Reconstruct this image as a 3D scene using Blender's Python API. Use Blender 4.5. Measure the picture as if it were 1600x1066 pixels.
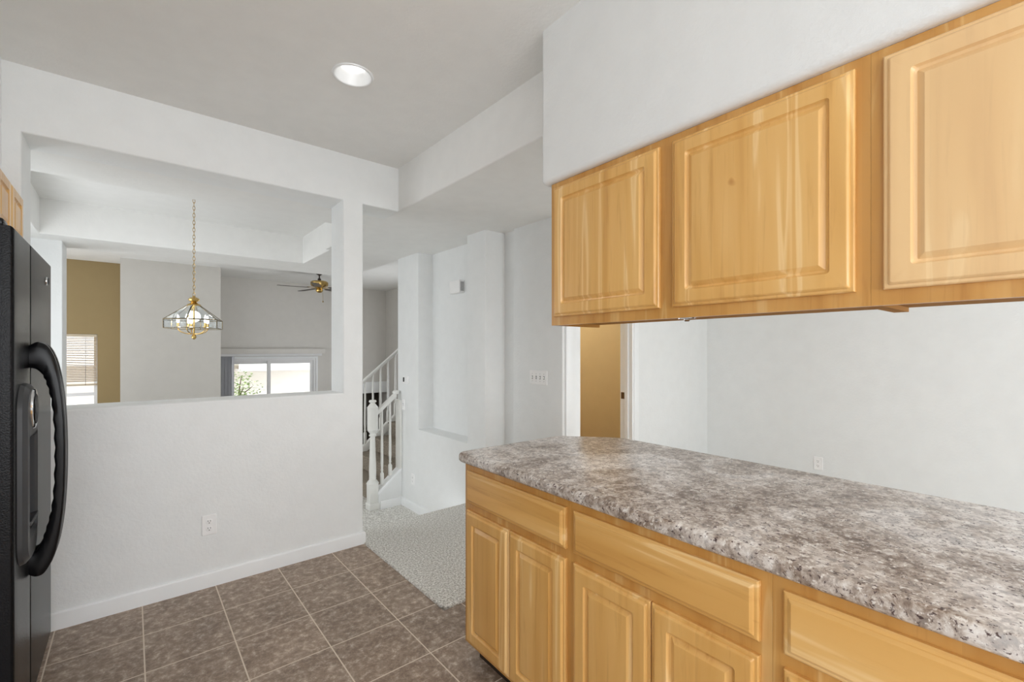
import bpy, bmesh, math, random
from mathutils import Vector, Matrix
random.seed(7)
PI = math.pi
S = bpy.context.scene
COL = S.collection
for o in list(bpy.data.objects): bpy.data.objects.remove(o)

# ------------------------------------------------------------------ camera, world, sun, daylight, exposure
EYE = 1.40
cam_d = bpy.data.cameras.new('camera'); cam = bpy.data.objects.new('camera', cam_d); COL.objects.link(cam)
cam.location = (0, 0, EYE); cam.rotation_euler = (PI/2, 0, -math.radians(39.96))
cam_d.sensor_width = 36; cam_d.lens = 36*709/1600; cam_d.shift_y = -(547.5-533)/1600*-1
cam_d.clip_start = 0.02; cam_d.clip_end = 200
S.camera = cam
S.view_settings.view_transform = 'Standard'; S.view_settings.look = 'None'
S.view_settings.gamma = 1; S.view_settings.use_curve_mapping = False
S.view_settings.exposure = 0.0
S.cycles.max_bounces = 14; S.cycles.diffuse_bounces = 9; S.cycles.glossy_bounces = 5
S.cycles.transmission_bounces = 10; S.cycles.transparent_max_bounces = 12
S.cycles.use_denoising = True; S.cycles.sample_clamp_indirect = 8
S.cycles.caustics_reflective = False; S.cycles.caustics_refractive = False

w = bpy.data.worlds.new('overcast_sky'); S.world = w; w.use_nodes = True
bgn = w.node_tree.nodes['Background']; bgn.inputs[0].default_value = (0.95, 0.975, 1.0, 1); bgn.inputs[1].default_value = 3.0

sun_d = bpy.data.lights.new('sun', 'SUN'); sun = bpy.data.objects.new('sun', sun_d); COL.objects.link(sun)
sun_d.energy = 2.5; sun_d.angle = 0.03; sun_d.color = (1, .95, .88)
sun.rotation_euler = (math.radians(38), 0, math.radians(-8)); sun.location = (0, -6, 12)

def area(name, loc, direction, sx, sy, power, color=(1, 1, 1), portal=False):
    d = bpy.data.lights.new(name, 'AREA'); d.shape = 'RECTANGLE'; d.size = sx; d.size_y = sy; d.energy = power; d.color = color
    if portal: d.cycles.is_portal = True
    o = bpy.data.objects.new(name, d); COL.objects.link(o); o.location = loc
    o.rotation_euler = Vector(direction).to_track_quat('-Z', 'Y').to_euler()
    return o
# fill light at added, unseen openings, and daylight of the nook's window
DAY = (.935, .965, 1)
area('fill_light_kitchen_back', (.75, -2.96, 1.45), (0, 1, 0), 3.3, 2.0, 74, DAY)  # added fill from an unseen back opening, sized to balance the kitchen
area('fill_light_kitchen_side', (-1.03, -1.3, 1.45), (1, 0, 0), 2.0, 1.5, 4, DAY)  # added to brighten the cabinet fronts from the unseen left side
area('daylight_nook_window', (4.905, -1.01, 1.56), (-1, 0, 0), 2.1, 1.44, 7, DAY)
area('fill_light_dining', (-1.04, 4.8, 1.35), (1, 0, 0), 1.7, 1.5, 8, DAY)  # added fill from the unseen left side of the dining room
area('fill_light_living_west', (-2.28, 7.7, 1.2), (1, 0, 0), 1.6, 2.2, 26, DAY)  # added fill for the living room, from its unseen left side
area('fill_light_living_east', (4.35, 7.2, 1.0), (-1, 0, 0), 1.3, 1.2, 20, DAY)  # added out of view to brighten the far living room walls

# ------------------------------------------------------------------ helpers
def lin(c):
    c /= 255
    return c/12.92 if c <= .04045 else ((c+.055)/1.055)**2.4
def rgb(r, g, b): return (lin(r), lin(g), lin(b), 1)

class NT:
    def __init__(s, name):
        s.m = bpy.data.materials.new(name); s.m.use_nodes = True
        s.t = s.m.node_tree; s.n = s.t.nodes; s.l = s.t.links
        s.b = s.n['Principled BSDF']
    def add(s, kind, **kw):
        nd = s.n.new(kind)
        for k, v in kw.items(): setattr(nd, k, v)
        return nd
    def set(s, nd, **kw):
        for k, v in kw.items(): nd.inputs[k.replace('_', ' ')].default_value = v
    def link(s, a, b): s.l.new(a, b)
    def coord(s, scale=(1, 1, 1), loc=(0, 0, 0), rnd=False):
        tc = s.add('ShaderNodeTexCoord'); mp = s.add('ShaderNodeMapping')
        mp.inputs['Scale'].default_value = scale; mp.inputs['Location'].default_value = loc
        if rnd:
            oi = s.add('ShaderNodeObjectInfo'); mu = s.add('ShaderNodeVectorMath', operation='SCALE')
            cb = s.add('ShaderNodeCombineXYZ')
            for i in range(3): s.link(oi.outputs['Random'], cb.inputs[i])
            s.link(cb.outputs[0], mu.inputs[0]); mu.inputs['Scale'].default_value = 17.3
            ad = s.add('ShaderNodeVectorMath', operation='ADD')
            s.link(tc.outputs['Object'], ad.inputs[0]); s.link(mu.outputs[0], ad.inputs[1]); s.link(ad.outputs[0], mp.inputs[0])
        else: s.link(tc.outputs['Object'], mp.inputs[0])
        return mp.outputs[0]
    def noise(s, vec, scale, detail=3, rough=.5, dist=0):
        n = s.add('ShaderNodeTexNoise'); s.link(vec, n.inputs['Vector'])
        n.inputs['Scale'].default_value = scale; n.inputs['Detail'].default_value = detail
        n.inputs['Roughness'].default_value = rough; n.inputs['Distortion'].default_value = dist
        return n.outputs['Fac']
    def ramp(s, fac, stops, interp='LINEAR'):
        r = s.add('ShaderNodeValToRGB'); s.link(fac, r.inputs[0]); r.color_ramp.interpolation = interp
        e = r.color_ramp.elements
        while len(e) < len(stops): e.new(.5)
        for el, (p, c) in zip(e, stops): el.position = p; el.color = c
        return r.outputs[0]
    def mix(s, fac, a, b, blend='MIX'):
        m = s.add('ShaderNodeMix', data_type='RGBA', blend_type=blend)
        for inp, v in ((m.inputs[0], fac), (m.inputs[6], a), (m.inputs[7], b)):
            if hasattr(v, 'is_linked') or hasattr(v, 'links'): s.link(v, inp)
            else: inp.default_value = v
        return m.outputs[2]
    def bump(s, h, strength, dist):
        b = s.add('ShaderNodeBump'); b.inputs['Strength'].default_value = strength; b.inputs['Distance'].default_value = dist
        s.link(h, b.inputs['Height']); s.link(b.outputs[0], s.b.inputs['Normal'])

def plain(name, col, rough=.5, metal=0, bump=None, spec=.5, coat=0):
    t = NT(name); t.b.inputs['Base Color'].default_value = col
    t.b.inputs['Roughness'].default_value = rough; t.b.inputs['Metallic'].default_value = metal
    t.b.inputs['Specular IOR Level'].default_value = spec; t.b.inputs['Coat Weight'].default_value = coat
    v = t.coord()
    f = t.noise(v, 9, 3)
    c = t.mix(f, tuple(x*.96 for x in col[:3])+(1,), tuple(min(1, x*1.04) for x in col[:3])+(1,)); t.link(c, t.b.inputs['Base Color'])
    if bump: t.bump(t.noise(t.coord(), bump[0], 4, .6), bump[1], bump[2])
    return t.m

M = {}
M['wall'] = plain('white_wall_paint', rgb(231, 233, 233), .5, bump=(55, .4, .004), spec=.35)
M['ceiling'] = plain('white_ceiling_paint', rgb(234, 234, 232), .6, bump=(55, .3, .004), spec=.3)
M['ceiling_gloss'] = M['ceiling']
M['trim'] = plain('white_trim_paint', rgb(238, 240, 241), .3)
M['rail'] = plain('white_rail_paint', rgb(226, 226, 222), .35)
M['beige'] = plain('greige_wall_paint', rgb(203, 200, 194), .6, bump=(75, .2, .003), spec=.3)
M['grey'] = plain('grey_wall_paint', rgb(210, 207, 202), .6, bump=(75, .2, .003), spec=.3)
M['brown'] = plain('ochre_brown_wall_paint', rgb(146, 127, 90), .6, bump=(75, .2, .003), spec=.3)
M['tan'] = plain('tan_wall_paint', rgb(206, 187, 146), .6, bump=(75, .2, .003), spec=.3)
M['dark'] = plain('dark_brown_panel', rgb(52, 44, 34), .5)
M['cabshade'] = plain('maple_carcass_shaded', rgb(158, 112, 56), .8, spec=.1)  # matte and darkened: shade under the wall cabinets is put into the colour
M['toe'] = plain('dark_toe_kick', rgb(40, 28, 18), .6)
M['plastic'] = plain('white_plastic', rgb(240, 240, 240), .3)
M['slot'] = plain('dark_slot', rgb(60, 60, 60), .5)
M['brass'] = plain('polished_brass', rgb(196, 166, 104), .25, 1)
M['came'] = plain('antique_brass_came', rgb(128, 116, 92), .35, 1)
M['chrome'] = plain('chrome', rgb(220, 222, 224), .12, 1)
M['bronze'] = plain('bronze_strike', rgb(120, 100, 80), .35, 1)
M['black'] = plain('gloss_black_plastic', rgb(14, 14, 16), .25, spec=.22)
M['rubber'] = plain('black_gasket', rgb(12, 12, 12), .6)
M['greyplastic'] = plain('dark_grey_plastic', rgb(58, 59, 61), .38, spec=.3)
M['blade'] = plain('dark_walnut_blade', rgb(52, 40, 32), .4)
M['vane'] = plain('grey_vertical_vane', rgb(206, 207, 212), .6)
M['aluminium'] = plain('white_window_frame', rgb(225, 225, 226), .4)
M['siding'] = plain('white_lap_siding', rgb(246, 242, 236), .7)
M['leaf'] = plain('green_leaf', rgb(150, 176, 112), .6)
M['bark'] = plain('grey_bark', rgb(96, 84, 70), .8)

def fridge_mat():
    t = NT('pebbled_black_enamel'); t.b.inputs['Base Color'].default_value = rgb(16, 16, 18)
    t.b.inputs['Roughness'].default_value = .26; t.b.inputs['Specular IOR Level'].default_value = .14
    t.bump(t.noise(t.coord(), 210, 2, .5), .5, .002)
    return t.m
M['fridge'] = fridge_mat()

def glow(name, col, strength):
    t = NT(name); t.b.inputs['Base Color'].default_value = (1, 1, 1, 1)
    t.b.inputs['Emission Color'].default_value = col; t.b.inputs['Emission Strength'].default_value = strength
    return t.m
M['lamp'] = glow('lit_lamp_diffuser', (1, .98, .95, 1), 1.6)
M['bulb'] = glow('lit_bulb', (1, .97, .92, 1), 2.2)

def glass(name, col, rough=0, ior=1.45):
    t = NT(name); t.b.inputs['Base Color'].default_value = col; t.b.inputs['Roughness'].default_value = rough
    t.b.inputs['Transmission Weight'].default_value = 1; t.b.inputs['IOR'].default_value = ior
    return t.m
M['glass'] = glass('clear_window_glass', (1, 1, 1, 1), 0, 1.08)
M['bevelglass'] = glass('bevelled_lamp_glass', (.95, .98, 1, 1), .02, 1.22)
M['clear'] = glass('clear_plastic', (.95, .96, .98, 1), .15, 1.4)

def blind_mat():
    t = NT('cream_blind_slat'); t.b.inputs['Base Color'].default_value = rgb(240, 230, 210); t.b.inputs['Roughness'].default_value = .5
    tr = t.add('ShaderNodeBsdfTranslucent'); tr.inputs[0].default_value = rgb(240, 226, 200)
    mx = t.add('ShaderNodeMixShader'); mx.inputs[0].default_value = .5
    t.link(t.b.outputs[0], mx.inputs[1]); t.link(tr.outputs[0], mx.inputs[2]); t.link(mx.outputs[0], t.n['Material Output'].inputs[0])
    return t.m
M['blind'] = blind_mat()

def wood(name, axis, tone=(1, 1, 1, 1)):
    # axis: index the grain runs along (2 vertical doors, 1 horizontal drawers)
    t = NT(name)
    sc = [26, 26, 26]; sc[axis] = 1.5
    v = t.coord(tuple(sc), rnd=True)
    fine = t.noise(v, 2.2, 4, .6, .4)
    sc2 = [11, 11, 11]; sc2[axis] = .8
    v2 = t.coord(tuple(sc2), rnd=True)
    broad = t.noise(v2, 1.0, 2, .5, 1.2)
    # glued-up boards: a tone per board
    v3 = t.coord((1, 1, 1), rnd=True); sp = t.add('ShaderNodeSeparateXYZ'); t.link(v3, sp.inputs[0])
    dv = t.add('ShaderNodeMath', operation='DIVIDE'); t.link(sp.outputs[1 if axis == 2 else 2], dv.inputs[0]); dv.inputs[1].default_value = .083
    fl = t.add('ShaderNodeMath', operation='FLOOR'); t.link(dv.outputs[0], fl.inputs[0])
    wn = t.add('ShaderNodeTexWhiteNoise', noise_dimensions='1D'); t.link(fl.outputs[0], wn.inputs['W'])
    base = t.ramp(broad, [(.28, rgb(210, 158, 86)), (.45, rgb(222, 173, 101)), (.60, rgb(227, 181, 112)), (.63, rgb(238, 201, 142)), (.67, rgb(234, 193, 130)), (.70, rgb(223, 174, 104))])
    streak = t.ramp(fine, [(.30, (.86, .81, .74, 1)), (.45, (1, 1, 1, 1)), (.8, (1.0, 1.0, 1.0, 1))])
    c = t.mix(.8, base, streak, 'MULTIPLY')
    board = t.ramp(wn.outputs['Value'], [(0, (.90, .865, .80, 1)), (.6, (.97, .965, .95, 1)), (1, (1, 1, 1, 1))])
    c = t.mix(1.0, c, board, 'MULTIPLY')
    kn = t.ramp(t.noise(t.coord((9, 9, 6), rnd=True), 1.0, 2, .5), [(.76, (1, 1, 1, 1)), (.80, (.72, .58, .42, 1))])
    c = t.mix(1.0, c, kn, 'MULTIPLY')
    c = t.mix(tone[3], c, tone[:3]+(1,), 'MULTIPLY' if tone[3] == 1 else 'MIX')
    t.link(c, t.b.inputs['Base Color'])
    t.b.inputs['Roughness'].default_value = .33; t.b.inputs['Specular IOR Level'].default_value = .5
    t.b.inputs['Coat Weight'].default_value = .2; t.b.inputs['Coat Roughness'].default_value = .15
    return t.m
M['woodv'] = wood('maple_vertical_grain', 2)
M['woodf'] = wood('maple_frame_darker', 2, (.80, .72, .60, 1))
M['woodlit'] = wood('maple_lit_tint', 2, (.86, .66, .42, .45))  # pale wash puts the stronger light on the right-hand doors into the wood
M['woodh'] = wood('maple_horizontal_grain', 1)

def counter_mat():
    t = NT('speckled_stone_laminate')
    v = t.coord(); vs = t.coord((1, 1, 1), (3, 5, 1))
    cloud = t.noise(v, 3.6, 5, .6, .8)
    c = t.ramp(cloud, [(.36, rgb(116, 96, 80)), (.45, rgb(158, 141, 126)), (.53, rgb(212, 203, 195)), (.60, rgb(246, 243, 241))])
    med = t.noise(vs, 34, 6, .72, .4)
    c2 = t.ramp(med, [(.36, rgb(66, 52, 48)), (.45, rgb(132, 114, 102)), (.52, rgb(194, 182, 172)), (.62, rgb(240, 236, 232))])
    c = t.mix(.55, c, c2)
    fine = t.noise(v, 105, 4, .65, .3)
    spk = t.ramp(fine, [(.37, (0, 0, 0, 1)), (.43, (1, 1, 1, 1))])
    c = t.mix(spk, rgb(78, 60, 58), c)
    lt = t.ramp(t.noise(vs, 80, 4, .65), [(.58, (0, 0, 0, 1)), (.64, (.8, .8, .8, 1))])
    c = t.mix(lt, c, rgb(240, 236, 230))
    t.link(c, t.b.inputs['Base Color']); t.b.inputs['Roughness'].default_value = .28
    t.bump(fine, .06, .001)
    return t.m
M['counter'] = counter_mat()

def tile_mat():
    t = NT('brown_ceramic_tile')
    v = t.coord((1, 1, 1), (-.0440, -(2.867-.3385*9), 0))
    br = t.add('ShaderNodeTexBrick', offset=0.0, offset_frequency=1, squash=1.0, squash_frequency=1)
    t.link(v, br.inputs['Vector'])
    for k, x in (('Scale', 1), ('Mortar Size', .0032), ('Mortar Smooth', .2), ('Brick Width', .3385), ('Row Height', .3385), ('Bias', 0)): br.inputs[k].default_value = x
    br.inputs['Color1'].default_value = (.84, .84, .84, 1); br.inputs['Color2'].default_value = (1, 1, 1, 1)
    v2 = t.coord()
    a = t.noise(v2, 5.5, 6, .65, .6); b = t.noise(t.coord((1, 1, 1), (4, 2, 0)), 26, 8, .78, .2)
    base = t.ramp(a, [(.36, rgb(112, 92, 77)), (.52, rgb(150, 129, 111)), (.64, rgb(178, 158, 140))])
    vein = t.ramp(b, [(.34, rgb(106, 86, 71)), (.48, rgb(148, 127, 109)), (.56, rgb(188, 168, 150)), (.65, rgb(240, 226, 210))])
    c = t.mix(.62, base, vein); c = t.mix(1.0, c, br.outputs['Color'], 'MULTIPLY')
    c = t.mix(br.outputs['Fac'], c, rgb(220, 206, 190))
    t.link(c, t.b.inputs['Base Color'])
    r = t.ramp(br.outputs['Fac'], [(0, (.33, .33, .33, 1)), (1, (.8, .8, .8, 1))]); t.link(r, t.b.inputs['Roughness'])
    iv = t.add('ShaderNodeMath', operation='SUBTRACT'); iv.inputs[0].default_value = 1; t.link(br.outputs['Fac'], iv.inputs[1])
    ad = t.add('ShaderNodeMath', operation='MULTIPLY_ADD'); t.link(b, ad.inputs[0]); ad.inputs[1].default_value = .25; t.link(iv.outputs[0], ad.inputs[2])
    t.bump(ad.outputs[0], .5, .002)
    return t.m
M['tile'] = tile_mat()

def carpet_mat(name, dark, light):
    t = NT(name)
    v = t.coord(); n = t.noise(v, 85, 4, .75); vo = t.add('ShaderNodeTexVoronoi'); t.link(v, vo.inputs['Vector']); vo.inputs['Scale'].default_value = 130
    c = t.ramp(n, [(.38, dark), (.50, tuple((a+b)/2 for a, b in zip(dark, light))), (.60, light)])
    t.link(c, t.b.inputs['Base Color']); t.b.inputs['Roughness'].default_value = .95; t.b.inputs['Specular IOR Level'].default_value = .1
    ad = t.add('ShaderNodeMath', operation='SUBTRACT'); t.link(n, ad.inputs[0]); t.link(vo.outputs['Distance'], ad.inputs[1])
    t.bump(ad.outputs[0], .7, .006)
    return t.m
M['carpet'] = carpet_mat('grey_loop_carpet', rgb(172, 168, 160), rgb(255, 254, 250))
M['stair_carpet'] = carpet_mat('taupe_stair_carpet', rgb(110, 100, 88), rgb(170, 160, 146))

# ---- mesh building
def new_bm(): return bmesh.new()
def box(bm, x0, x1, y0, y1, z0, z1, bev=0, seg=2, mi=0):
    r = bmesh.ops.create_cube(bm, size=1)
    vs = r['verts']
    bmesh.ops.scale(bm, verts=vs, vec=(x1-x0, y1-y0, z1-z0))
    bmesh.ops.translate(bm, verts=vs, vec=((x0+x1)/2, (y0+y1)/2, (z0+z1)/2))
    if bev:
        es = {e for v in vs for e in v.link_edges}
        bmesh.ops.bevel(bm, geom=list(es), offset=bev, segments=seg, affect='EDGES', profile=.5)
    return bm
def voxels(bm, xs, ys, zs, solid):
    """outer skin of the union of grid cells"""
    vc = {}
    def V(i, j, k):
        if (i, j, k) not in vc: vc[(i, j, k)] = bm.verts.new((xs[i], ys[j], zs[k]))
        return vc[(i, j, k)]
    nx, ny, nz = len(xs)-1, len(ys)-1, len(zs)-1
    def s(i, j, k):
        if not (0 <= i < nx and 0 <= j < ny and 0 <= k < nz): return False
        return bool(solid((xs[i]+xs[i+1])/2, (ys[j]+ys[j+1])/2, (zs[k]+zs[k+1])/2))
    for i in range(nx):
        for j in range(ny):
            for k in range(nz):
                if not s(i, j, k): continue
                a, b = i+1, j+1; c = k+1
                if not s(i-1, j, k): bm.faces.new((V(i, j, k), V(i, j, c), V(i, b, c), V(i, b, k)))
                if not s(i+1, j, k): bm.faces.new((V(a, j, k), V(a, b, k), V(a, b, c), V(a, j, c)))
                if not s(i, j-1, k): bm.faces.new((V(i, j, k), V(a, j, k), V(a, j, c), V(i, j, c)))
                if not s(i, j+1, k): bm.faces.new((V(i, b, k), V(i, b, c), V(a, b, c), V(a, b, k)))
                if not s(i, j, k-1): bm.faces.new((V(i, j, k), V(i, b, k), V(a, b, k), V(a, j, k)))
                if not s(i, j, k+1): bm.faces.new((V(i, j, c), V(a, j, c), V(a, b, c), V(i, b, c)))
    bmesh.ops.dissolve_limit(bm, angle_limit=.01, verts=bm.verts[:], edges=bm.edges[:])
    return bm
def round_edges(bm, test, r, seg=4):
    bm.edges.ensure_lookup_table()
    es = [e for e in bm.edges if len(e.link_faces) == 2 and e.calc_face_angle(0) > .5 and test(e.verts[0].co, e.verts[1].co)]
    if es: bmesh.ops.bevel(bm, geom=es, offset=r, segments=seg, affect='EDGES', profile=.5)
    return bm
def lathe(bm, prof, cx=0, cy=0, n=24, rot=0, cap=True):
    rings = []
    for r, z in prof:
        rings.append([bm.verts.new((cx+r*math.cos(rot+2*PI*i/n), cy+r*math.sin(rot+2*PI*i/n), z)) for i in range(n)])
    for a, b in zip(rings, rings[1:]):
        for i in range(n): bm.faces.new((a[i], a[(i+1) % n], b[(i+1) % n], b[i]))
    if cap and prof[0][0] > 1e-6: bm.faces.new(list(reversed(rings[0])))
    if cap and prof[-1][0] > 1e-6: bm.faces.new(rings[-1])
    return bm
def tube(bm, pts, r, n=8, closed=False, flat=None):
    """sweep; flat=(a,b) gives an elliptical section (side, up)"""
    pts = [Vector(p) for p in pts]; N = len(pts); rings = []
    prev = None
    for i, p in enumerate(pts):
        if closed: t = (pts[(i+1) % N]-pts[i-1]).normalized()
        else: t = (pts[min(i+1, N-1)]-pts[max(i-1, 0)]).normalized()
        if prev is None:
            ref = Vector((0, 0, 1)) if abs(t.z) < .9 else Vector((0, 1, 0))
            s = t.cross(ref).normalized()
        else:
            s = (prev-t*prev.dot(t)).normalized()
        u = s.cross(t).normalized(); prev = s
        rr = r[i] if isinstance(r, (list, tuple)) else r
        a, b = flat if flat else (1, 1)
        rings.append([bm.verts.new(p+(s*math.cos(2*PI*k/n)*a+u*math.sin(2*PI*k/n)*b)*rr) for k in range(n)])
    for i in range(N if closed else N-1):
        A, B = rings[i], rings[(i+1) % N]
        for k in range(n): bm.faces.new((A[k], A[(k+1) % n], B[(k+1) % n], B[k]))
    if not closed: bm.faces.new(list(reversed(rings[0]))); bm.faces.new(rings[-1])
    return bm
def prism(bm, pts, d, bev=0, seg=2):
    """extrude polygon (list of Vectors) along vector d"""
    d = Vector(d); a = [bm.verts.new(p) for p in pts]; b = [bm.verts.new(Vector(p)+d) for p in pts]; n = len(pts)
    fs = [bm.faces.new(a), bm.faces.new(list(reversed(b)))]
    for i in range(n): fs.append(bm.faces.new((a[i], b[i], b[(i+1) % n], a[(i+1) % n])))
    bmesh.ops.recalc_face_normals(bm, faces=fs)
    if bev:
        es = {e for f in fs for e in f.edges}
        bmesh.ops.bevel(bm, geom=list(es), offset=bev, segments=seg, affect='EDGES', profile=.5)
    return bm
def smooth_faces(bm, ang=.45):
    for f in bm.faces: f.smooth = True
    for e in bm.edges:
        if len(e.link_faces) == 2 and e.calc_face_angle(0) > ang: e.smooth = False

def obj(name, bm, mat, parent=None, label=None, smooth=True, shift=None, ang=.45):
    bmesh.ops.recalc_face_normals(bm, faces=bm.faces[:])
    if shift is not None: bmesh.ops.translate(bm, verts=bm.verts[:], vec=-Vector(shift))
    if smooth: smooth_faces(bm, .15 if name in ('door', 'drawer_front') else ang)
    me = bpy.data.meshes.new(name); bm.to_mesh(me); bm.free()
    me.materials.append(M[mat] if isinstance(mat, str) else mat)
    o = bpy.data.objects.new(name, me); COL.objects.link(o)
    if parent is not None: o.parent = parent
    if label: o['label'] = label
    return o
def struct(name, bm, mat, parent=None):
    o = obj(name, bm, mat, parent)
    if parent is None: o['kind'] = 'structure'
    return o
def thing(name, label, cat, loc=(0, 0, 0), rz=0, group=None):
    o = bpy.data.objects.new(name, None); COL.objects.link(o); o.location = loc; o.rotation_euler = (0, 0, rz)
    o.empty_display_size = .1
    o['label'] = label; o['category'] = cat
    if group: o['group'] = group
    return o
def tag(o, label, cat, group=None):
    o['label'] = label; o['category'] = cat
    if group: o['group'] = group
    return o
class Thing:
    """parts are written in place (world or cabinet-run coordinates) and stored relative to the thing's base"""
    def __init__(s, name, label, cat, base, rz=0, group=None):
        b = Vector(base); s.base = b
        s.o = thing(name, label, cat, Matrix.Rotation(rz, 3, 'Z') @ b, rz, group)
    def part(s, name, bm, mat, parent=None, label=None, smooth=True):
        return obj(name, bm, mat, parent or s.o, label, smooth, shift=s.base)

# ------------------------------------------------------------------ the room shell
LOW, HIGH, LIV = 2.46, 2.785, 2.73
FL, FLIV = -.37, -.77
WY = 3.213                                      # the kitchen side of the wall with the pass-through
# wall with pass-through, post at its right end and beam over the hall
bm = voxels(new_bm(), [-1.05, -.41, 1.142, 1.285, 1.56], [WY, 3.47], [FL, 1.10, LOW, HIGH+.02],
            lambda x, y, z: (z > LOW) or (x < 1.285 and (z < 1.10 or x < -.41 or x > 1.142)))
round_edges(bm, lambda a, b: (abs(a.y-WY) < .001 and abs(b.y-WY) < .001) and
            not (abs(a.z-HIGH-.02) < .03 and abs(b.z-HIGH-.02) < .03) and not (a.z < -.3 and b.z < -.3) and not (a.x < -1 and b.x < -1) and not (abs(a.x-1.56) < .001 and abs(b.x-1.56) < .001)
            or (abs(a.x-1.142) < .001 and abs(b.x-1.142) < .001 and a.y > 3.4 and b.y > 3.4), .012)
struct('wall_north', bm, 'wall')
# lowered ceiling around the two trays, one skin
bm = voxels(new_bm(), [-1.05, -.64, 1.56, 1.605, 2.40, 4.84], [-3.0, WY, 3.47, 3.885, 4.92, 5.90, 6.55], [LOW, HIGH+.02],
            lambda x, y, z: (x > 1.56 and y < 4.92) or (y > 3.47 and x < 2.40 and not (-.64 < x < 1.605 and 3.885 < y < 5.90)))
round_edges(bm, lambda a, b: abs(a.z-LOW) < .001 and abs(b.z-LOW) < .001 and
            ((abs(a.x-1.56) < .001 and abs(b.x-1.56) < .001) or (a.y > 3.8 and b.y > 3.8 and a.y < 5.95 and b.y < 5.95 and a.x < 1.65 and b.x < 1.65 and a.x > -.7 and b.x > -.7)), .010)
struct('ceiling_lowered', bm, 'ceiling')
LX, LY = .853, 2.262
bm = voxels(new_bm(), [-1.2, LX-.12, LX+.12, 4.95], [-3.1, LY-.12, LY+.12, 6.55], [HIGH, HIGH+.1], lambda x, y, z: not (abs(x-LX) < .12 and abs(y-LY) < .12))
ri, ro = [], []
for i in range(48):
    c, q = math.cos(2*PI*i/48), math.sin(2*PI*i/48); m_ = .12/max(abs(c), abs(q))
    ri.append(bm.verts.new((LX+.086*c, LY+.086*q, HIGH))); ro.append(bm.verts.new((LX+m_*c, LY+m_*q, HIGH)))
for i in range(48): bm.faces.new((ri[i], ri[(i+1) % 48], ro[(i+1) % 48], ro[i]))
struct('ceiling', bm, 'ceiling')
bm = new_bm(); box(bm, -2.4, 4.5, 6.55, 9.75, LIV, LIV+.12); box(bm, 2.40, 4.5, 4.92, 6.55, LIV, HIGH)
struct('ceiling_living', bm, 'ceiling')
# left wall with the soffit over the wall cabinet
bm = voxels(new_bm(), [-1.15, -1.05, -.475], [-3.0, -2.3, -.3, 1.9, WY], [-.1, .7, 2.15, 2.2, HIGH], lambda x, y, z: (x < -1.05 and not (-2.3 < y < -.3 and .7 < z < 2.2)) or (x > -1.05 and z > 2.15 and y > 1.9))  # opening added for the side fill light
struct('wall_left', bm, 'wall')
# back wall with an opening added for fill light, right wall with the nook window opening
bm = voxels(new_bm(), [-1.15, -.9, 2.4, 4.94], [-3.1, -3.0], [-.1, .45, 2.45, HIGH], lambda x, y, z: not (-.9 < x < 2.4 and .45 < z < 2.45))
struct('wall_back', bm, 'wall')
bm = voxels(new_bm(), [4.84, 4.94], [-3.0, -2.1, .08, 2.56], [-.1, .80, 2.32, HIGH], lambda x, y, z: not (-2.1 < y < .08 and .80 < z < 2.32))
struct('wall_right', bm, 'wall')
# nook wall with the door opening
bm = voxels(new_bm(), [2.56, 2.745, 3.46, 4.84], [2.445, 2.56], [0, 2.05, LOW], lambda x, y, z: not (2.745 < x < 3.46 and z < 2.05))
round_edges(bm, lambda a, b: a.x < 2.58 and b.x < 2.58 and a.y < 2.45 and b.y < 2.45, .008)
struct('wall_nook', bm, 'wall')
# niche wall along the hall
bm = voxels(new_bm(), [2.38, 2.56, 2.60, 2.69], [2.56, 3.04, 3.205, 3.49, 4.43, 4.92], [FL, .54, LOW],
            lambda x, y, z: (x > 2.60) or (x > 2.56 and not 3.04 < y < 3.205) or (x < 2.56 and y > 3.205 and not (3.49 < y < 4.43 and z > .54)))
round_edges(bm, lambda a, b: a.z > .5 and b.z > .5 and a.x < 2.57 and b.x < 2.57 and not (a.y < 2.6 and b.y < 2.6) and not (a.z > 2.4 and b.z > 2.4) or
            (abs(a.x-2.38) < .001 and abs(b.x-2.38) < .001 and abs(a.y-b.y) < .001 and a.y < 3.3), .010, 3)
struct('wall_hall', bm, 'wall')
# the small room behind the door
bm = new_bm(); box(bm, 4.25, 4.33, 2.56, 4.62, 0, LOW); box(bm, 2.69, 4.33, 4.62, 4.70, 0, LOW)
box(bm, 2.69, 2.70, 2.561, 4.62, 0, LOW); box(bm, 2.72, 4.25, 2.561, 2.57, 2.06, LOW-.01)
struct('wall_closet', bm, 'tan')
# dining room: left wall with an opening added for fill light, far jamb
bm = voxels(new_bm(), [-1.15, -1.05], [WY, 4.0, 5.65, 6.55], [FLIV, .55, 2.15, HIGH], lambda x, y, z: not (4.0 < y < 5.65 and .55 < z < 2.15))
struct('wall_dining', bm, 'wall')
bm = box(new_bm(), -2.3, -.515, 6.17, 6.55, FLIV, LOW); round_edges(bm, lambda a, b: abs(a.x+.515) < .001 and abs(b.x+.515) < .001, .01, 3)
struct('wall_jamb', bm, 'wall')
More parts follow.
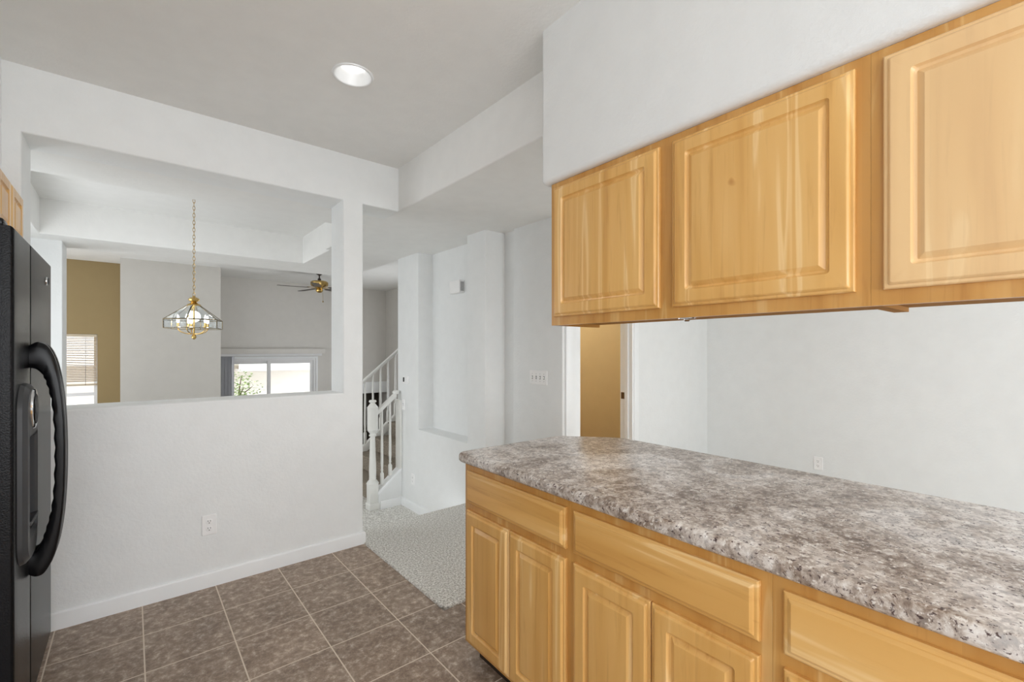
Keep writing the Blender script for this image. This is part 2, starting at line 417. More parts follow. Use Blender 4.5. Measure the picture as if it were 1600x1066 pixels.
# living room
bm = voxels(new_bm(), [-2.4, -2.3], [6.17, 6.85, 8.6, 9.3], [FLIV, .05, 2.3, LIV+.1], lambda x, y, z: not (6.85 < y < 8.6 and .05 < z < 2.3))  # opening added to let fill light into the living room
struct('wall_west', bm, 'grey')
WBX0, WBX1, WBZ0, WBZ1 = -1.35, -.395, -.1, 1.64
bm = voxels(new_bm(), [-2.3, WBX0, WBX1, -.127], [9.2, 9.32], [FLIV, WBZ0, WBZ1, LIV], lambda x, y, z: not (WBX0 < x < WBX1 and WBZ0 < z < WBZ1))
struct('wall_brown', bm, 'brown')
bm = box(new_bm(), -.127, 1.097, 8.6, 9.7, FLIV, LIV); struct('wall_chimney', bm, 'beige')
SX0, SX1, SZ1 = 1.22, 2.86, 1.25
bm = voxels(new_bm(), [1.097, SX0, SX1, 3.3, 4.36], [9.6, 9.7, 10.1], [FLIV, .47, SZ1, LIV],
            lambda x, y, z: (y < 9.7 and not (SX0 < x < SX1 and z < SZ1) and not (x > 3.3 and z < .47)))
struct('wall_far', bm, 'grey')
bm = new_bm(); box(bm, 3.25, 4.4, 10.0, 10.1, FLIV, .5); box(bm, 3.22, 3.3, 9.7, 10.0, FLIV, .5); box(bm, 3.22, 4.4, 9.7, 10.1, .47, .55)
struct('wall_recess', bm, 'dark')
bm = box(new_bm(), 3.2, 4.36, 9.54, 9.6, .47, .71, .004); struct('trim_1', bm, 'trim')
bm = voxels(new_bm(), [4.36, 4.46], [4.92, 6.5, 7.9, 10.1], [FLIV, .3, 1.7, LIV+.1], lambda x, y, z: not (6.5 < y < 7.9 and .3 < z < 1.7)); struct('wall_east', bm, 'beige')  # opening added for the east fill light
bm = box(new_bm(), 2.69, 4.36, 4.82, 4.92, FLIV, LIV); struct('wall_stair', bm, 'wall')

# floors
bm = voxels(new_bm(), [-1.15, 1.285, 1.80], [-3.1, 2.105, WY+.01], [-.12, 0], lambda x, y, z: x < 1.285 or y < 2.105)
struct('floor', bm, 'tile')
pts = [(1.80, 2.105), (1.38, 2.105), (1.335, 2.112), (1.300, 2.135), (1.285, 2.18), (1.285, 3.44), (2.69, 3.44), (2.69, 2.56), (4.84, 2.56), (4.84, -3.0), (1.80, -3.0)]
bm = prism(new_bm(), [Vector((x, y, -.12)) for x, y in pts], (0, 0, .132))
round_edges(bm, lambda a, b: a.z > .01 and b.z > .01 and (a.x < 1.5 or a.y > 3.4) and (b.x < 1.5 or b.y > 3.4), .012, 3)
struct('floor_hall', bm, 'carpet')
bm = new_bm(); box(bm, -1.05, 2.42, 3.44, 6.55, FL-.4, FL); box(bm, 2.42, 4.36, 4.92, 6.25, FL-.4, FL)
struct('floor_dining', bm, 'carpet')
bm = voxels(new_bm(), [-2.4, 2.42, 4.46], [6.25, 6.55, 10.2], [FLIV-.1, FLIV], lambda x, y, z: x > 2.42 or y > 6.55)
struct('floor_living', bm, 'stair_carpet')
bm = box(new_bm(), 2.56, 4.33, 2.56, 4.70, -.12, .005); struct('floor_closet', bm, 'tile')

# baseboards
def baseboard(name, x0, x1, y0, y1, z, face):
    """profiled strip with an eased top; face = axis and sign of the side that shows"""
    bm = new_bm(); h = .088
    box(bm, x0, x1, y0, y1, z, z+h)
    def t(a, b):
        if not (abs(a.z-z-h) < .001 and abs(b.z-z-h) < .001): return False
        ax, v = face
        return abs(a[ax]-v) < .001 and abs(b[ax]-v) < .001
    round_edges(bm, t, .010, 4)
    return struct(name, bm, 'trim')
bm = new_bm(); box(bm, -1.05, 1.299, WY-.014, WY, 0, .088); box(bm, 1.285, 1.299, WY, 3.44, .012, .088)
round_edges(bm, lambda a, b: a.z > .08 and b.z > .08 and ((a.y < 3.2 and b.y < 3.2) or (a.x > 1.29 and b.x > 1.29)), .009, 4)
struct('baseboard_north', bm, 'trim')
baseboard('baseboard_hall', 2.366, 2.38, 3.47, 4.81, FL, (0, 2.366))
baseboard('baseboard_landing', 2.366, 2.38, 3.205, 3.44, .012, (0, 2.366))
baseboard('baseboard_stair', 2.12, 2.366, 4.797, 4.81, FL, (1, 4.797))
baseboard('baseboard_niche', 2.546, 2.56, 2.47, 3.04, .012, (0, 2.546))
baseboard('baseboard_right', 4.826, 4.84, -.3, 2.445, .012, (0, 4.826))
baseboard('baseboard_nook', 3.55, 4.826, 2.431, 2.445, .012, (1, 2.431))

# door opening: casing, jambs, strike plate
bm = new_bm()
box(bm, 2.585, 2.700, 2.428, 2.4445, 0.012, 2.13, .004); box(bm, 3.475, 3.545, 2.428, 2.4445, .012, 2.13, .004); box(bm, 2.585, 3.545, 2.427, 2.444, 2.07, 2.14, .004)
d1 = struct('door_1', bm, 'trim')
bm = new_bm(); box(bm, 2.700, 2.755, 2.436, 2.565, .012, 2.069); box(bm, 3.452, 3.475, 2.436, 2.565, .012, 2.069); box(bm, 2.755, 3.452, 2.436, 2.565, 2.035, 2.069)
box(bm, 2.755, 2.768, 2.50, 2.535, .012, 2.035); box(bm, 3.439, 3.452, 2.475, 2.51, .012, 2.035)
obj('door_jamb', bm, 'trim', d1)
bm = box(new_bm(), 3.449, 3.4525, 2.52, 2.555, .955, 1.015, .001); obj('strike_plate', bm, 'bronze', d1)

# ------------------------------------------------------------------ cabinets (the run stands a touch out of square with the room)
CR = -math.radians(1.46)
DOOR = [(0, 0, 0), (0, .009, .0), (.003, .0125, .003), (.009, .0130, .004), (.0105, .016, .005), (.0145, .0195, .006), (.017, .020, .006), (.051, .020, .008),
        (.0525, .0175, .009), (.0555, .0135, .011), (.0585, .0118, .012), (.0615, .0110, .003), (.0735, .0188, .0012), (.075, .0198, .001), (.077, .020, .001)]
DRAWER = [(0, 0, 0), (0, .009, 0), (.004, .0125, .003), (.010, .0135, .003), (.0115, .0155, .003), (.0165, .019, .003), (.0185, .020, .003)]
def ring(w_, h_, ins, rad, n=4):
    x0, x1, z0, z1 = ins, w_-ins, ins, h_-ins
    rad = max(rad, .0006); P = []
    for cx, cz, a0 in ((x1-rad, z1-rad, 0), (x0+rad, z1-rad, PI/2), (x0+rad, z0+rad, PI), (x1-rad, z0+rad, 3*PI/2)):
        for i in range(n+1):
            a = a0+PI/2*i/n; P.append((cx+rad*math.cos(a), cz+rad*math.sin(a)))
    return P
def front_panel(w_, h_, prof, place):
    """routed door or drawer front; place(s, z, t) puts a point"""
    bm = new_bm(); R = []
    for ins, t, rad in prof: R.append([bm.verts.new(place(s, z, t)) for s, z in ring(w_, h_, ins, rad)])
    for a, b in zip(R, R[1:]):
        n = len(a)
        for i in range(n): bm.faces.new((a[i], a[(i+1) % n], b[(i+1) % n], b[i]))
    bm.faces.new(list(reversed(R[0]))); bm.faces.new(R[-1])
    return bm
def face_frame(x0, x1, y0, y1, z0, z1, holes):
    ys = sorted({y0, y1} | {h[0] for h in holes} | {h[1] for h in holes}); zs = sorted({z0, z1} | {h[2] for h in holes} | {h[3] for h in holes})
    return voxels(new_bm(), [x0, x1], ys, zs, lambda x, y, z: not any(h[0] < y < h[1] and h[2] < z < h[3] for h in holes))

FX = 1.10        # front of the base face frames
def base_unit(y0, y1, dr, doors, label):
    t = Thing('base_cabinet', label, 'cabinet', (FX, (y0+y1)/2, 0), CR, 'base cabinets under the stone-look countertop')
    zt, zb = .9025, .105
    dy0, dy1 = dr
    holes = [(dy0+.012, dy1-.012, .743, .859), (min(d[0] for d in doors)+.012, max(d[1] for d in doors)-.012, .137, .687)]
    t.part('face_frame', face_frame(FX, FX+.019, y0, y1, zb, zt, holes), 'woodf')
    bm = box(new_bm(), FX+.0195, 1.70, y0+.001, y1-.001, zb, zt-.001); t.part('carcass', bm, 'woodv')
    bm = box(new_bm(), FX+.075, 1.69, y0+.002, y1-.002, 0.0, zb-.0005); t.part('toe_kick', bm, 'toe', label='dark recessed toe kick')
    t.part('drawer_front', front_panel(dy1-dy0, .140, DRAWER, lambda s, z, d: (FX-.0003-d, dy0+s, .731+z)), 'woodh')
    for a, b in doors:
        t.part('door', front_panel(b-a, .574, DOOR, lambda s, z, d: (FX-.0003-d, a+s, .125+z)), 'woodv')
    return t
base_unit(1.064, 1.716, (1.082, 1.690), [(1.389, 1.690), (1.082, 1.385)], 'maple base cabinet with drawer and two doors, at the counter end by the carpet')
base_unit(.436, 1.0635, (.461, 1.045), [(.750, 1.045), (.461, .746)], 'middle maple base cabinet with wide drawer over two doors, below the counter')
base_unit(-.2, .4355, (-.17, .410), [(.124, .410), (-.17, .120)], 'maple base cabinet cut off at the lower right, mostly its drawer front showing')

# countertop: one continuous slab with the clipped far corner
P = [(1.07, -1.2), (1.07, 1.715), (1.078, 1.737), (1.10, 1.747), (1.66, 1.747), (1.71, 1.735), (1.905, 1.52), (1.925, 1.47), (1.925, -1.2)]
bm = new_bm(); z0, z1 = .9035, .946
P2 = [Vector((x, y, z0)) for x, y in P]
prism(bm, P2, (0, 0, z1-z0))
round_edges(bm, lambda a, b: abs(a.z-z1) < .001 and abs(b.z-z1) < .001 and not (a.y < -1 and b.y < -1), .017, 5)
round_edges(bm, lambda a, b: abs(a.z-z0) < .001 and abs(b.z-z0) < .001 and not (a.y < -1 and b.y < -1), .012, 4)
t = Thing('countertop', 'speckled brown and grey stone-look countertop with a clipped far corner on maple base cabinets', 'countertop', (1.07, .3, .9035), CR)
ob = t.part('slab', bm, 'counter')
UX, UZ0, UZ1 = 1.36, 1.507, 2.116
def wall_unit(y0, y1, doors, label, wood_='woodv'):
    t = Thing('wall_cabinet', label, 'cabinet', (UX, (y0+y1)/2, UZ0), CR, 'maple wall cabinets under the right-hand soffit')
    holes = [(a+.012, b-.012, 1.556, 2.076) for a, b in doors]
    t.part('face_frame', face_frame(UX, UX+.019, y0, y1, UZ0, UZ1, holes), 'woodf')
    bm = new_bm(); X1 = 1.655
    box(bm, UX+.0193, X1, y1-.016, y1-.0005, UZ0, UZ1-.001); box(bm, UX+.0193, X1, y0+.0005, y0+.016, UZ0, UZ1-.001)
    box(bm, UX+.0193, X1, y0+.0165, y1-.0165, UZ0+.012, UZ0+.027); box(bm, X1-.012, X1-.001, y0+.0165, y1-.0165, UZ0+.027, UZ1-.001)
    box(bm, UX+.0193, X1-.0125, y0+.0165, y1-.0165, UZ1-.016, UZ1-.001)
    t.part('carcass', bm, 'cabshade')
    for a, b in doors:
        t.part('door', front_panel(b-a, .548, DOOR, lambda s, z, d: (UX-.0003-d, a+s, 1.543+z)), wood_)
    return t
wall_unit(.318, 1.433, [(.895, 1.410), (.347, .846)], 'maple wall cabinet with two raised-panel doors, the far one beside the hall')
wall_unit(-.75, .3175, [(-.22, .2925), (-.73, -.25)], 'maple wall cabinet with one large door tinted pale by painted light, cut off by the right edge', 'woodlit')
bm = new_bm(); box(bm, 1.368, 1.392, .785, .835, UZ0-.003, UZ0-.0003, .001); lathe(bm, [(.0, UZ0-.013), (.007, UZ0-.012), (.010, UZ0-.007), (.010, UZ0-.003)], 1.38, .81, 14)
t = Thing('cabinet_catch', 'small clear plastic clip stuck under the front rail of the wall cabinets', 'clip', (1.38, .81, UZ0-.003), CR); t.part('clip', bm, 'clear')
# soffit above, drywall with rounded edges
bm = box(new_bm(), 1.332, 1.70, -3.0, 1.475, 2.1175, HIGH+.02)
round_edges(bm, lambda a, b: (a.x < 1.34 and b.x < 1.34 and ((a.z < 2.2 and b.z < 2.2) or (a.y > 1.4 and b.y > 1.4))) or (a.z < 2.2 and b.z < 2.2 and a.y > 1.4 and b.y > 1.4), .024, 6)
o = struct('wall_soffit', bm, 'wall'); o.rotation_euler = (0, 0, CR)

# cabinet above the refrigerator
t = Thing('wall_cabinet', 'short maple wall cabinet above the black refrigerator at the left edge', 'cabinet', (-.7, 2.9, 1.86))
bm = face_frame(-.439, -.42, 2.62, WY-.002, 1.86, 2.148, [(2.65, 2.90, 1.89, 2.12), (2.93, 3.18, 1.89, 2.12)]); t.part('face_frame', bm, 'woodv')
t.part('carcass', box(new_bm(), -1.045, -.4395, 2.621, WY-.003, 1.861, 2.147), 'woodv')
for a, b in ((2.635, 2.910), (2.918, 3.193)):
    t.part('door', front_panel(b-a, .262, DOOR, lambda s, z, d: (-.4197+d, a+s, 1.874+z)), 'woodv')

# ------------------------------------------------------------------ refrigerator
FXF = -.29
t = Thing('refrigerator', 'tall black side-by-side refrigerator with curved handles and a dispenser at the left edge', 'refrigerator', (-.65, 2.58, 0))
YA, YG, YB = 2.146, 2.457, 3.02
t.part('cabinet_body', box(new_bm(), -1.03, -.372, YA+.004, YB-.004, .02, 1.795, .006), 'fridge')
t.part('base_grille', box(new_bm(), -.40, -.345, YA+.01, YB-.01, .0, .07, .004), 'black')
def fdoor(y0, y1, hole=None):
    bm = new_bm()
    if hole:
        h0, h1, k0, k1 = hole
        voxels(bm, [-.362, -.345, FXF], [y0, h0, h1, y1], [.075, k0, k1, 1.80], lambda x, y, z: not (x > -.345 and h0 < y < h1 and k0 < z < k1))
    else: box(bm, -.362, FXF, y0, y1, .075, 1.80)
    round_edges(bm, lambda a, b: a.x > FXF-.001 and b.x > FXF-.001 and not (hole and hole[0]-.01 < a.y < hole[1]+.01 and hole[2]-.01 < a.z < hole[3]+.01), .012, 4)
    return bm
DH = (2.235, 2.395, .77, 1.10)
fz = t.part('freezer_door', fdoor(YA, YG-.004, DH), 'fridge')
t.part('fridge_door', fdoor(YG+.004, YB), 'fridge')
t.part('gasket', box(new_bm(), -.3715, -.3625, YA+.02, YB-.02, .09, 1.785), 'rubber')
for y in (YA+.05, YB-.05):
    bm = box(new_bm(), -.42, -.315, y-.035, y+.035, 1.801, 1.826, .008, 3); t.part('hinge_cover', bm, 'black')
def spline(P, n=10):
    Q = [Vector(p) for p in P]; out = []
    for i in range(len(Q)-1):
        p0, p1, p2, p3 = Q[max(i-1, 0)], Q[i], Q[i+1], Q[min(i+2, len(Q)-1)]
        for k in range(n):
            t_ = k/n; out.append(.5*((2*p1)+(p2-p0)*t_+(2*p0-5*p1+4*p2-p3)*t_*t_+(3*p1-p0-3*p2+p3)*t_**3))
    return out+[Q[-1]]
def handle(y, sgn):
    # bow seen from the side: outer curve, then the scalloped inner curve back up
    outer = spline([(.0, 1.418, 0), (.022, 1.432, 0), (.050, 1.415, 0), (.074, 1.345, 0), (.092, 1.20, 0), (.098, 1.0, 0), (.092, .80, 0), (.074, .655, 0), (.045, .575, 0), (.020, .560, 0), (.0, .572, 0)], 6)
    inner = spline([(.0, .655, 0), (.022, .665, 0), (.042, .725, 0), (.060, .83, 0), (.066, 1.0, 0), (.060, 1.18, 0), (.042, 1.285, 0), (.022, 1.325, 0), (.0, 1.335, 0)], 8)
    inner = inner[::-1]; N = 44; bm = new_bm(); rings = []
    for i in range(N+1):
        k = i/N
        def at(L): f = k*(len(L)-1); a = min(int(f), len(L)-2); return L[a].lerp(L[a+1], f-a)
        o, n = at(outer), at(inner)
        if 8 < i < N-8: n.x += .0018*(1 if i % 2 else -1)
        m, h = (o+n)/2, (o-n)/2; R_ = []
        for q in range(16):
            a = 2*PI*q/16; c, d = math.cos(a), math.sin(a)
            c, d = math.copysign(abs(c)**.6, c), math.copysign(abs(d)**.6, d)
            R_.append(bm.verts.new((FXF+.0006+m.x+h.x*c, y+.021*d, m.y+h.y*c)))
        rings.append(R_)
    for a, b in zip(rings, rings[1:]):
        for q in range(16): bm.faces.new((a[q], a[(q+1) % 16], b[(q+1) % 16], b[q]))
    bm.faces.new(rings[0]); bm.faces.new(rings[-1])
    return bm
t.part('handle', handle(YG-.028, -1), 'black'); t.part('handle', handle(YG+.028, 1), 'black')
# dispenser: rounded bezel around the recess, oval control panel, lip
def bezel():
    bm = new_bm(); out, inn = [], []
    y0, y1, z0, z1 = 2.188, 2.418, .665, 1.285
    c = [(2.235, 2.395, .77, 1.10)]
    n = 6
    def rr(y0, y1, z0, z1, r):
        L = []
        for cy, cz, a0 in ((y1-r, z1-r, 0), (y0+r, z1-r, PI/2), (y0+r, z0+r, PI), (y1-r, z0+r, 1.5*PI)):
            for i in range(n+1): a = a0+PI/2*i/n; L.append((cy+r*math.cos(a), cz+r*math.sin(a)))
        return L
    rings = [(rr(y0, y1, z0, z1, .085), .0005), (rr(y0+.003, y1-.003, z0+.004, z1-.004, .084), .012), (rr(y0+.014, y1-.014, z0+.02, z1-.02, .075), .024),
             (rr(2.222, 2.392, .755, 1.115, .02), .026), (rr(2.236, 2.386, .772, 1.098, .012), .018), (rr(2.238, 2.384, .774, 1.096, .012), -.045)]
    V = [[bm.verts.new((FXF+d, y, z)) for y, z in L] for L, d in rings]
    for a, b in zip(V, V[1:]):
        m = len(a)
        for i in range(m): bm.faces.new((a[i], a[(i+1) % m], b[(i+1) % m], b[i]))
    return bm
t.part('dispenser_bezel', bezel(), 'greyplastic', fz, 'dark grey dispenser surround')
t.part('dispenser_recess', box(new_bm(), -.3445, -.338, 2.237, 2.393, .772, 1.098), 'rubber', fz)
bm = box(new_bm(), -.325, -.30, 2.285, 2.335, .90, 1.06, .008, 3); t.part('paddle', bm, 'black', fz)
bm = new_bm(); prism(bm, [Vector((-.33, 2.24, .775)), Vector((-.262, 2.24, .80)), Vector((-.262, 2.24, .815)), Vector((-.33, 2.24, .795))], (0, .146, 0), .003); t.part('drip_tray', bm, 'greyplastic', fz)
def oval(d, a, b, cy, cz, depth):
    bm = new_bm(); n = 32
    L = [[bm.verts.new((FXF+d+dd, cy+a*k*math.cos(2*PI*i/n), cz+b*k*math.sin(2*PI*i/n))) for i in range(n)] for dd, k in ((0, 1), (depth, .96), (depth+.002, .86))]
    for p, q in zip(L, L[1:]):
        for i in range(n): bm.faces.new((p[i], p[(i+1) % n], q[(i+1) % n], q[i]))
    bm.faces.new(L[-1]); bm.faces.new(list(reversed(L[0])))
    return bm
t.part('control_panel', oval(.022, .062, .072, 2.31, 1.195, .007), 'chrome', fz, 'shiny oval control panel')
t.part('control_panel_center', oval(.0295, .040, .054, 2.297, 1.195, .004), 'black', fz)
bd = t.part('badge', oval(.0005, .019, .019, 2.86, 1.705, .003), 'chrome', label='round chrome emblem')
bm = new_bm(); R_ = [(FXF+.0065, 2.86+.015*math.cos(2*PI*i/24), 1.705+.015*math.sin(2*PI*i/24)) for i in range(24)]; tube(bm, R_, .0011, 6, closed=True)
for s_ in (-1, 1):
    tube(bm, [(FXF+.0065, 2.86+s_*.006+.005*math.cos(a), 1.705+.007*math.sin(a)) for a in [PI*s_*.2+i*PI*1.5/10 for i in range(11)]], .0011, 6)
t.part('monogram', bm, 'greyplastic', bd)

# ------------------------------------------------------------------ plates on the walls
def rrect(w_, h_, r, n=4): return [(x-w_/2, z-h_/2) for x, z in ring(w_, h_, 0, r, n)]
def wall_frame(loc, normal):
    """point on a wall -> function (across, up, out)"""
    nrm = Vector(normal); up = Vector((0, 0, 1)); side = up.cross(nrm)
    return lambda a, b, c: Vector(loc)+side*a+up*b+nrm*c
def plate_bm(F, w_, h_, th, r=.006):
    bm = new_bm(); L = []
    for (k, c) in ((0, 0.0003), (0, th*.6), (.003, th)):
        L.append([bm.verts.new(F(x*(1-2*k/w_), z*(1-2*k/h_), c)) for x, z in rrect(w_, h_, r)])
    for p, q in zip(L, L[1:]):
        n = len(p)
        for i in range(n): bm.faces.new((p[i], p[(i+1) % n], q[(i+1) % n], q[i]))
    bm.faces.new(L[-1]); bm.faces.new(list(reversed(L[0])))
    return bm
def fbox(bm, F, a0, a1, b0, b1, c0, c1):
    v = [bm.verts.new(F(a, b, c)) for a in (a0, a1) for b in (b0, b1) for c in (c0, c1)]
    for f in ((0, 1, 3, 2), (4, 6, 7, 5), (0, 4, 5, 1), (2, 3, 7, 6), (0, 2, 6, 4), (1, 5, 7, 3)): bm.faces.new([v[i] for i in f])
    return bm
def outlet(loc, normal, label, group='duplex wall outlets'):
    F = wall_frame(loc, normal); t = Thing('wall_outlet', label, 'outlet', loc, 0, group)
    t.part('cover_plate', plate_bm(F, .074, .118, .006), 'plastic')
    for dz in (.021, -.021):
        G = lambda a, b, c, dz=dz: F(a, b+dz, c)
        s = t.part('socket', plate_bm(lambda a, b, c, G=G: G(a, b, c+.0062), .034, .030, .002, .012), 'plastic')
        bm = new_bm(); fbox(bm, G, -.0075, -.0050, -.001, .009, .008, .0088); fbox(bm, G, .0050, .0075, -.001, .008, .008, .0088)
        lathe_pts = [G(.0028*math.cos(2*PI*i/10), -.008+.0028*math.sin(2*PI*i/10), .0088) for i in range(10)]
        bm.faces.new([bm.verts.new(p) for p in lathe_pts])
        t.part('slots', bm, 'slot', s)
    return t
outlet((.351, WY, .366), (0, -1, 0), 'white duplex outlet low on the wall below the pass-through')
outlet((4.84, 1.39, .36), (-1, 0, 0), 'white duplex outlet low on the right-hand wall, just above the counter line')
outlet((2.38, 4.54, -.025), (-1, 0, 0), 'white outlet low on the hall wall beside the stairs')
def switches(loc, normal, n, label, w_=None):
    F = wall_frame(loc, normal); t = Thing('light_switch', label, 'light switch', loc)
    w_ = w_ or .07+.046*(n-1)
    t.part('cover_plate', plate_bm(F, w_, .115, .006), 'plastic')
    for i in range(n):
        x = (i-(n-1)/2)*.046
        bm = new_bm(); fbox(bm, F, x-.006, x+.006, -.013, .013, .006, .0068); s = t.part('toggle_surround', bm, 'slot')
        bm = prism(new_bm(), [F(x-.004, -.008, .0068), F(x-.004, .004, .0068), F(x-.004, .011, .017), F(x-.004, .006, .018)], wall_frame((0, 0, 0), normal)(.008, 0, 0)); t.part('toggle', bm, 'plastic', s)
        for dz in (-.03, .03): t.part('screw', fbox(new_bm(), F, x-.002, x+.002, dz-.002, dz+.002, .006, .0066), 'slot')
switches((2.56, 2.715, 1.176), (-1, 0, 0), 4, 'white four-gang switch plate on the wall left of the doorway')
switches((2.38, 4.77, .78), (-1, 0, 0), 1, 'white single switch plate on the hall wall just below the thermostat')
F = wall_frame((2.38, 4.69, 1.066), (-1, 0, 0))
t = Thing('thermostat', 'small white thermostat with dark display on the hall wall near the stairs', 'thermostat', (2.38, 4.69, 1.066))
t.part('case', plate_bm(F, .125, .085, .024, .008), 'plastic'); bm = new_bm(); fbox(bm, F, -.045, -.012, -.022, .028, .0241, .0252); t.part('display', bm, 'rubber')
t = Thing('door_chime', 'white boxy door chime high on the back of the hall niche', 'door chime', (2.56, 3.89, 2.04))
t.part('cover', box(new_bm(), 2.50, 2.56, 3.80, 3.985, 1.978, 2.104, .004), 'plastic'); bm = new_bm()
for i in range(5): box(bm, 2.515+.008*i, 2.518+.008*i, 3.7985, 3.7998, 1.995, 2.088)
t.part('vent_slots', bm, 'greyplastic')

# ------------------------------------------------------------------ recessed ceiling light
t = Thing('recessed_light', 'round white recessed light glowing in the kitchen ceiling', 'ceiling light', (LX, LY, HIGH))
bm = lathe(new_bm(), [(.100, HIGH-.0005), (.098, HIGH-.005), (.092, HIGH-.008), (.087, HIGH-.006), (.084, HIGH-.001), (.082, HIGH+.006), (.060, HIGH+.052), (.0, HIGH+.054)], LX, LY, 48, cap=False)
t.part('trim_ring', bm, 'trim')
bm = lathe(new_bm(), [(.0, HIGH+.043), (.045, HIGH+.0435), (.058, HIGH+.0475)], LX, LY, 32, cap=False); t.part('lens', bm, 'lamp')
ld = bpy.data.lights.new('recessed_light_beam', 'SPOT'); ld.energy = 14; ld.spot_size = 2.2; ld.spot_blend = .8; ld.shadow_soft_size = .06; ld.color = (1, .96, .9)
lo = bpy.data.objects.new('recessed_light_beam', ld); COL.objects.link(lo); lo.parent = t.o; lo.location = (0, 0, .03)

# ------------------------------------------------------------------ dining pendant
PX, PY = .423, 4.90
t = Thing('pendant_lamp', 'lit brass and clear glass pendant lamp hanging on a long chain beyond the pass-through', 'pendant lamp', (PX, PY, 1.58))
t.part('ceiling_canopy', lathe(new_bm(), [(.062, HIGH-.0005), (.060, HIGH-.012), (.03, HIGH-.03), (.008, HIGH-.038), (.0, HIGH-.04)], PX, PY, 28), 'brass')
bm = new_bm(); z = HIGH-.04; k = 0; ll = .040
while z > 1.885:
    pts = []
    for i in range(14):
        a = 2*PI*i/14; sx = .0085*math.cos(a); sz = (ll/2)*math.sin(a)
        pts.append((PX+(sx if k % 2 == 0 else sx*.15), PY+(sx*.15 if k % 2 == 0 else sx), z-ll/2+sz))
    tube(bm, pts, .0022, 6, closed=True); z -= ll*.80; k += 1
t.part('chain', bm, 'brass')
t.part('cord', tube(new_bm(), [(PX, PY, HIGH-.03), (PX+.004, PY, 2.4), (PX-.003, PY, 2.1), (PX, PY, 1.875)], .0017, 6), 'clear')
t.part('finial', lathe(new_bm(), [(0, 1.885), (.010, 1.882), (.013, 1.872), (.030, 1.866), (.044, 1.852), (.038, 1.838), (.020, 1.828), (.028, 1.818), (.050, 1.806), (.055, 1.795), (.0, 1.794)][::-1], PX, PY, 32), 'brass')
cr, cf = Vector((.7666, -.6422, 0)), Vector((.6422, .7666, 0))
HV = []
for i in range(6):
    th = math.radians(-38+60*i); HV.append(cr*math.sin(th)-cf*math.cos(th))
C0 = Vector((PX, PY, 0))
def pane(bm, q, th=.004, bev=.0):
    q = [Vector(p) for p in q]; n = (q[1]-q[0]).cross(q[2]-q[0]).normalized()
    cen = sum(q, Vector())/4
    # bevelled pane: raised centre field with sloped margins
    out = [bm.verts.new(p) for p in q]
    inn = [bm.verts.new(p+((cen-p).normalized()*.022)+n*th) for p in q]
    inn2 = [bm.verts.new(p+((cen-p).normalized()*.022)-n*.001) for p in q]
    for i in range(4): bm.faces.new((out[i], out[(i+1) % 4], inn[(i+1) % 4], inn[i])); bm.faces.new((out[(i+1) % 4], out[i], inn2[i], inn2[(i+1) % 4]))
    bm.faces.new(inn); bm.faces.new(list(reversed(inn2)))
zt_, zm_, zb_ = 1.797, 1.667, 1.592; rt_, rm_ = .050, .225
for i in range(6):
    a, b = HV[i], HV[(i+1) % 6]
    bm = new_bm(); pane(bm, [C0+a*rt_+Vector((0, 0, zt_)), C0+b*rt_+Vector((0, 0, zt_)), C0+b*rm_+Vector((0, 0, zm_)), C0+a*rm_+Vector((0, 0, zm_))])
    t.part('shade_pane', bm, 'bevelglass', smooth=False)
    bm = new_bm(); pane(bm, [C0+a*rm_+Vector((0, 0, zm_)), C0+b*rm_+Vector((0, 0, zm_)), C0+b*rm_+Vector((0, 0, zb_)), C0+a*rm_+Vector((0, 0, zb_))])
    t.part('skirt_pane', bm, 'bevelglass', smooth=False)
bm = new_bm()
for i in range(6):
    a, b = HV[i], HV[(i+1) % 6]
    tube(bm, [C0+a*rt_+Vector((0, 0, zt_)), C0+a*rm_+Vector((0, 0, zm_)), C0+a*rm_+Vector((0, 0, zb_))], .0036, 8)
    for zz, r_, q in ((zm_, .0036, rm_), (zb_, .003, rm_), (zt_, .003, rt_)): tube(bm, [C0+a*q+Vector((0, 0, zz)), C0+b*q+Vector((0, 0, zz))], r_, 6)
t.part('came', bm, 'came')
t.part('stem', lathe(new_bm(), [(.0, 1.495), (.006, 1.497), (.016, 1.507), (.02, 1.52), (.012, 1.535), (.007, 1.55), (.007, 1.80)], PX, PY, 20), 'brass')
for i in range(5):
    a = .4+2*PI*i/5; d = Vector((math.cos(a), math.sin(a), 0))
    arm = t.part('arm', tube(new_bm(), [C0+d*r_+Vector((0, 0, z_)) for r_, z_ in ((.012, 1.545), (.04, 1.545), (.07, 1.552), (.095, 1.563), (.112, 1.580), (.115, 1.598))], .0042, 8), 'brass')
    c = C0+d*.115
    t.part('candle_cup', lathe(new_bm(), [(.006, 1.592), (.020, 1.600), (.022, 1.606), (.010, 1.610), (.010, 1.640), (.0, 1.641)], c.x, c.y, 16), 'brass', arm)
    t.part('bulb', lathe(new_bm(), [(.007, 1.641), (.010, 1.650), (.0125, 1.664), (.011, 1.682), (.005, 1.704), (.0, 1.714)], c.x, c.y, 16), 'bulb', arm)
ld = bpy.data.lights.new('pendant_lamp_glow', 'POINT'); ld.energy = 5; ld.shadow_soft_size = .05; ld.color = (1, .95, .86)
lo = bpy.data.objects.new('pendant_lamp_glow', ld); COL.objects.link(lo); lo.parent = t.o; lo.location = (0, 0, .12)
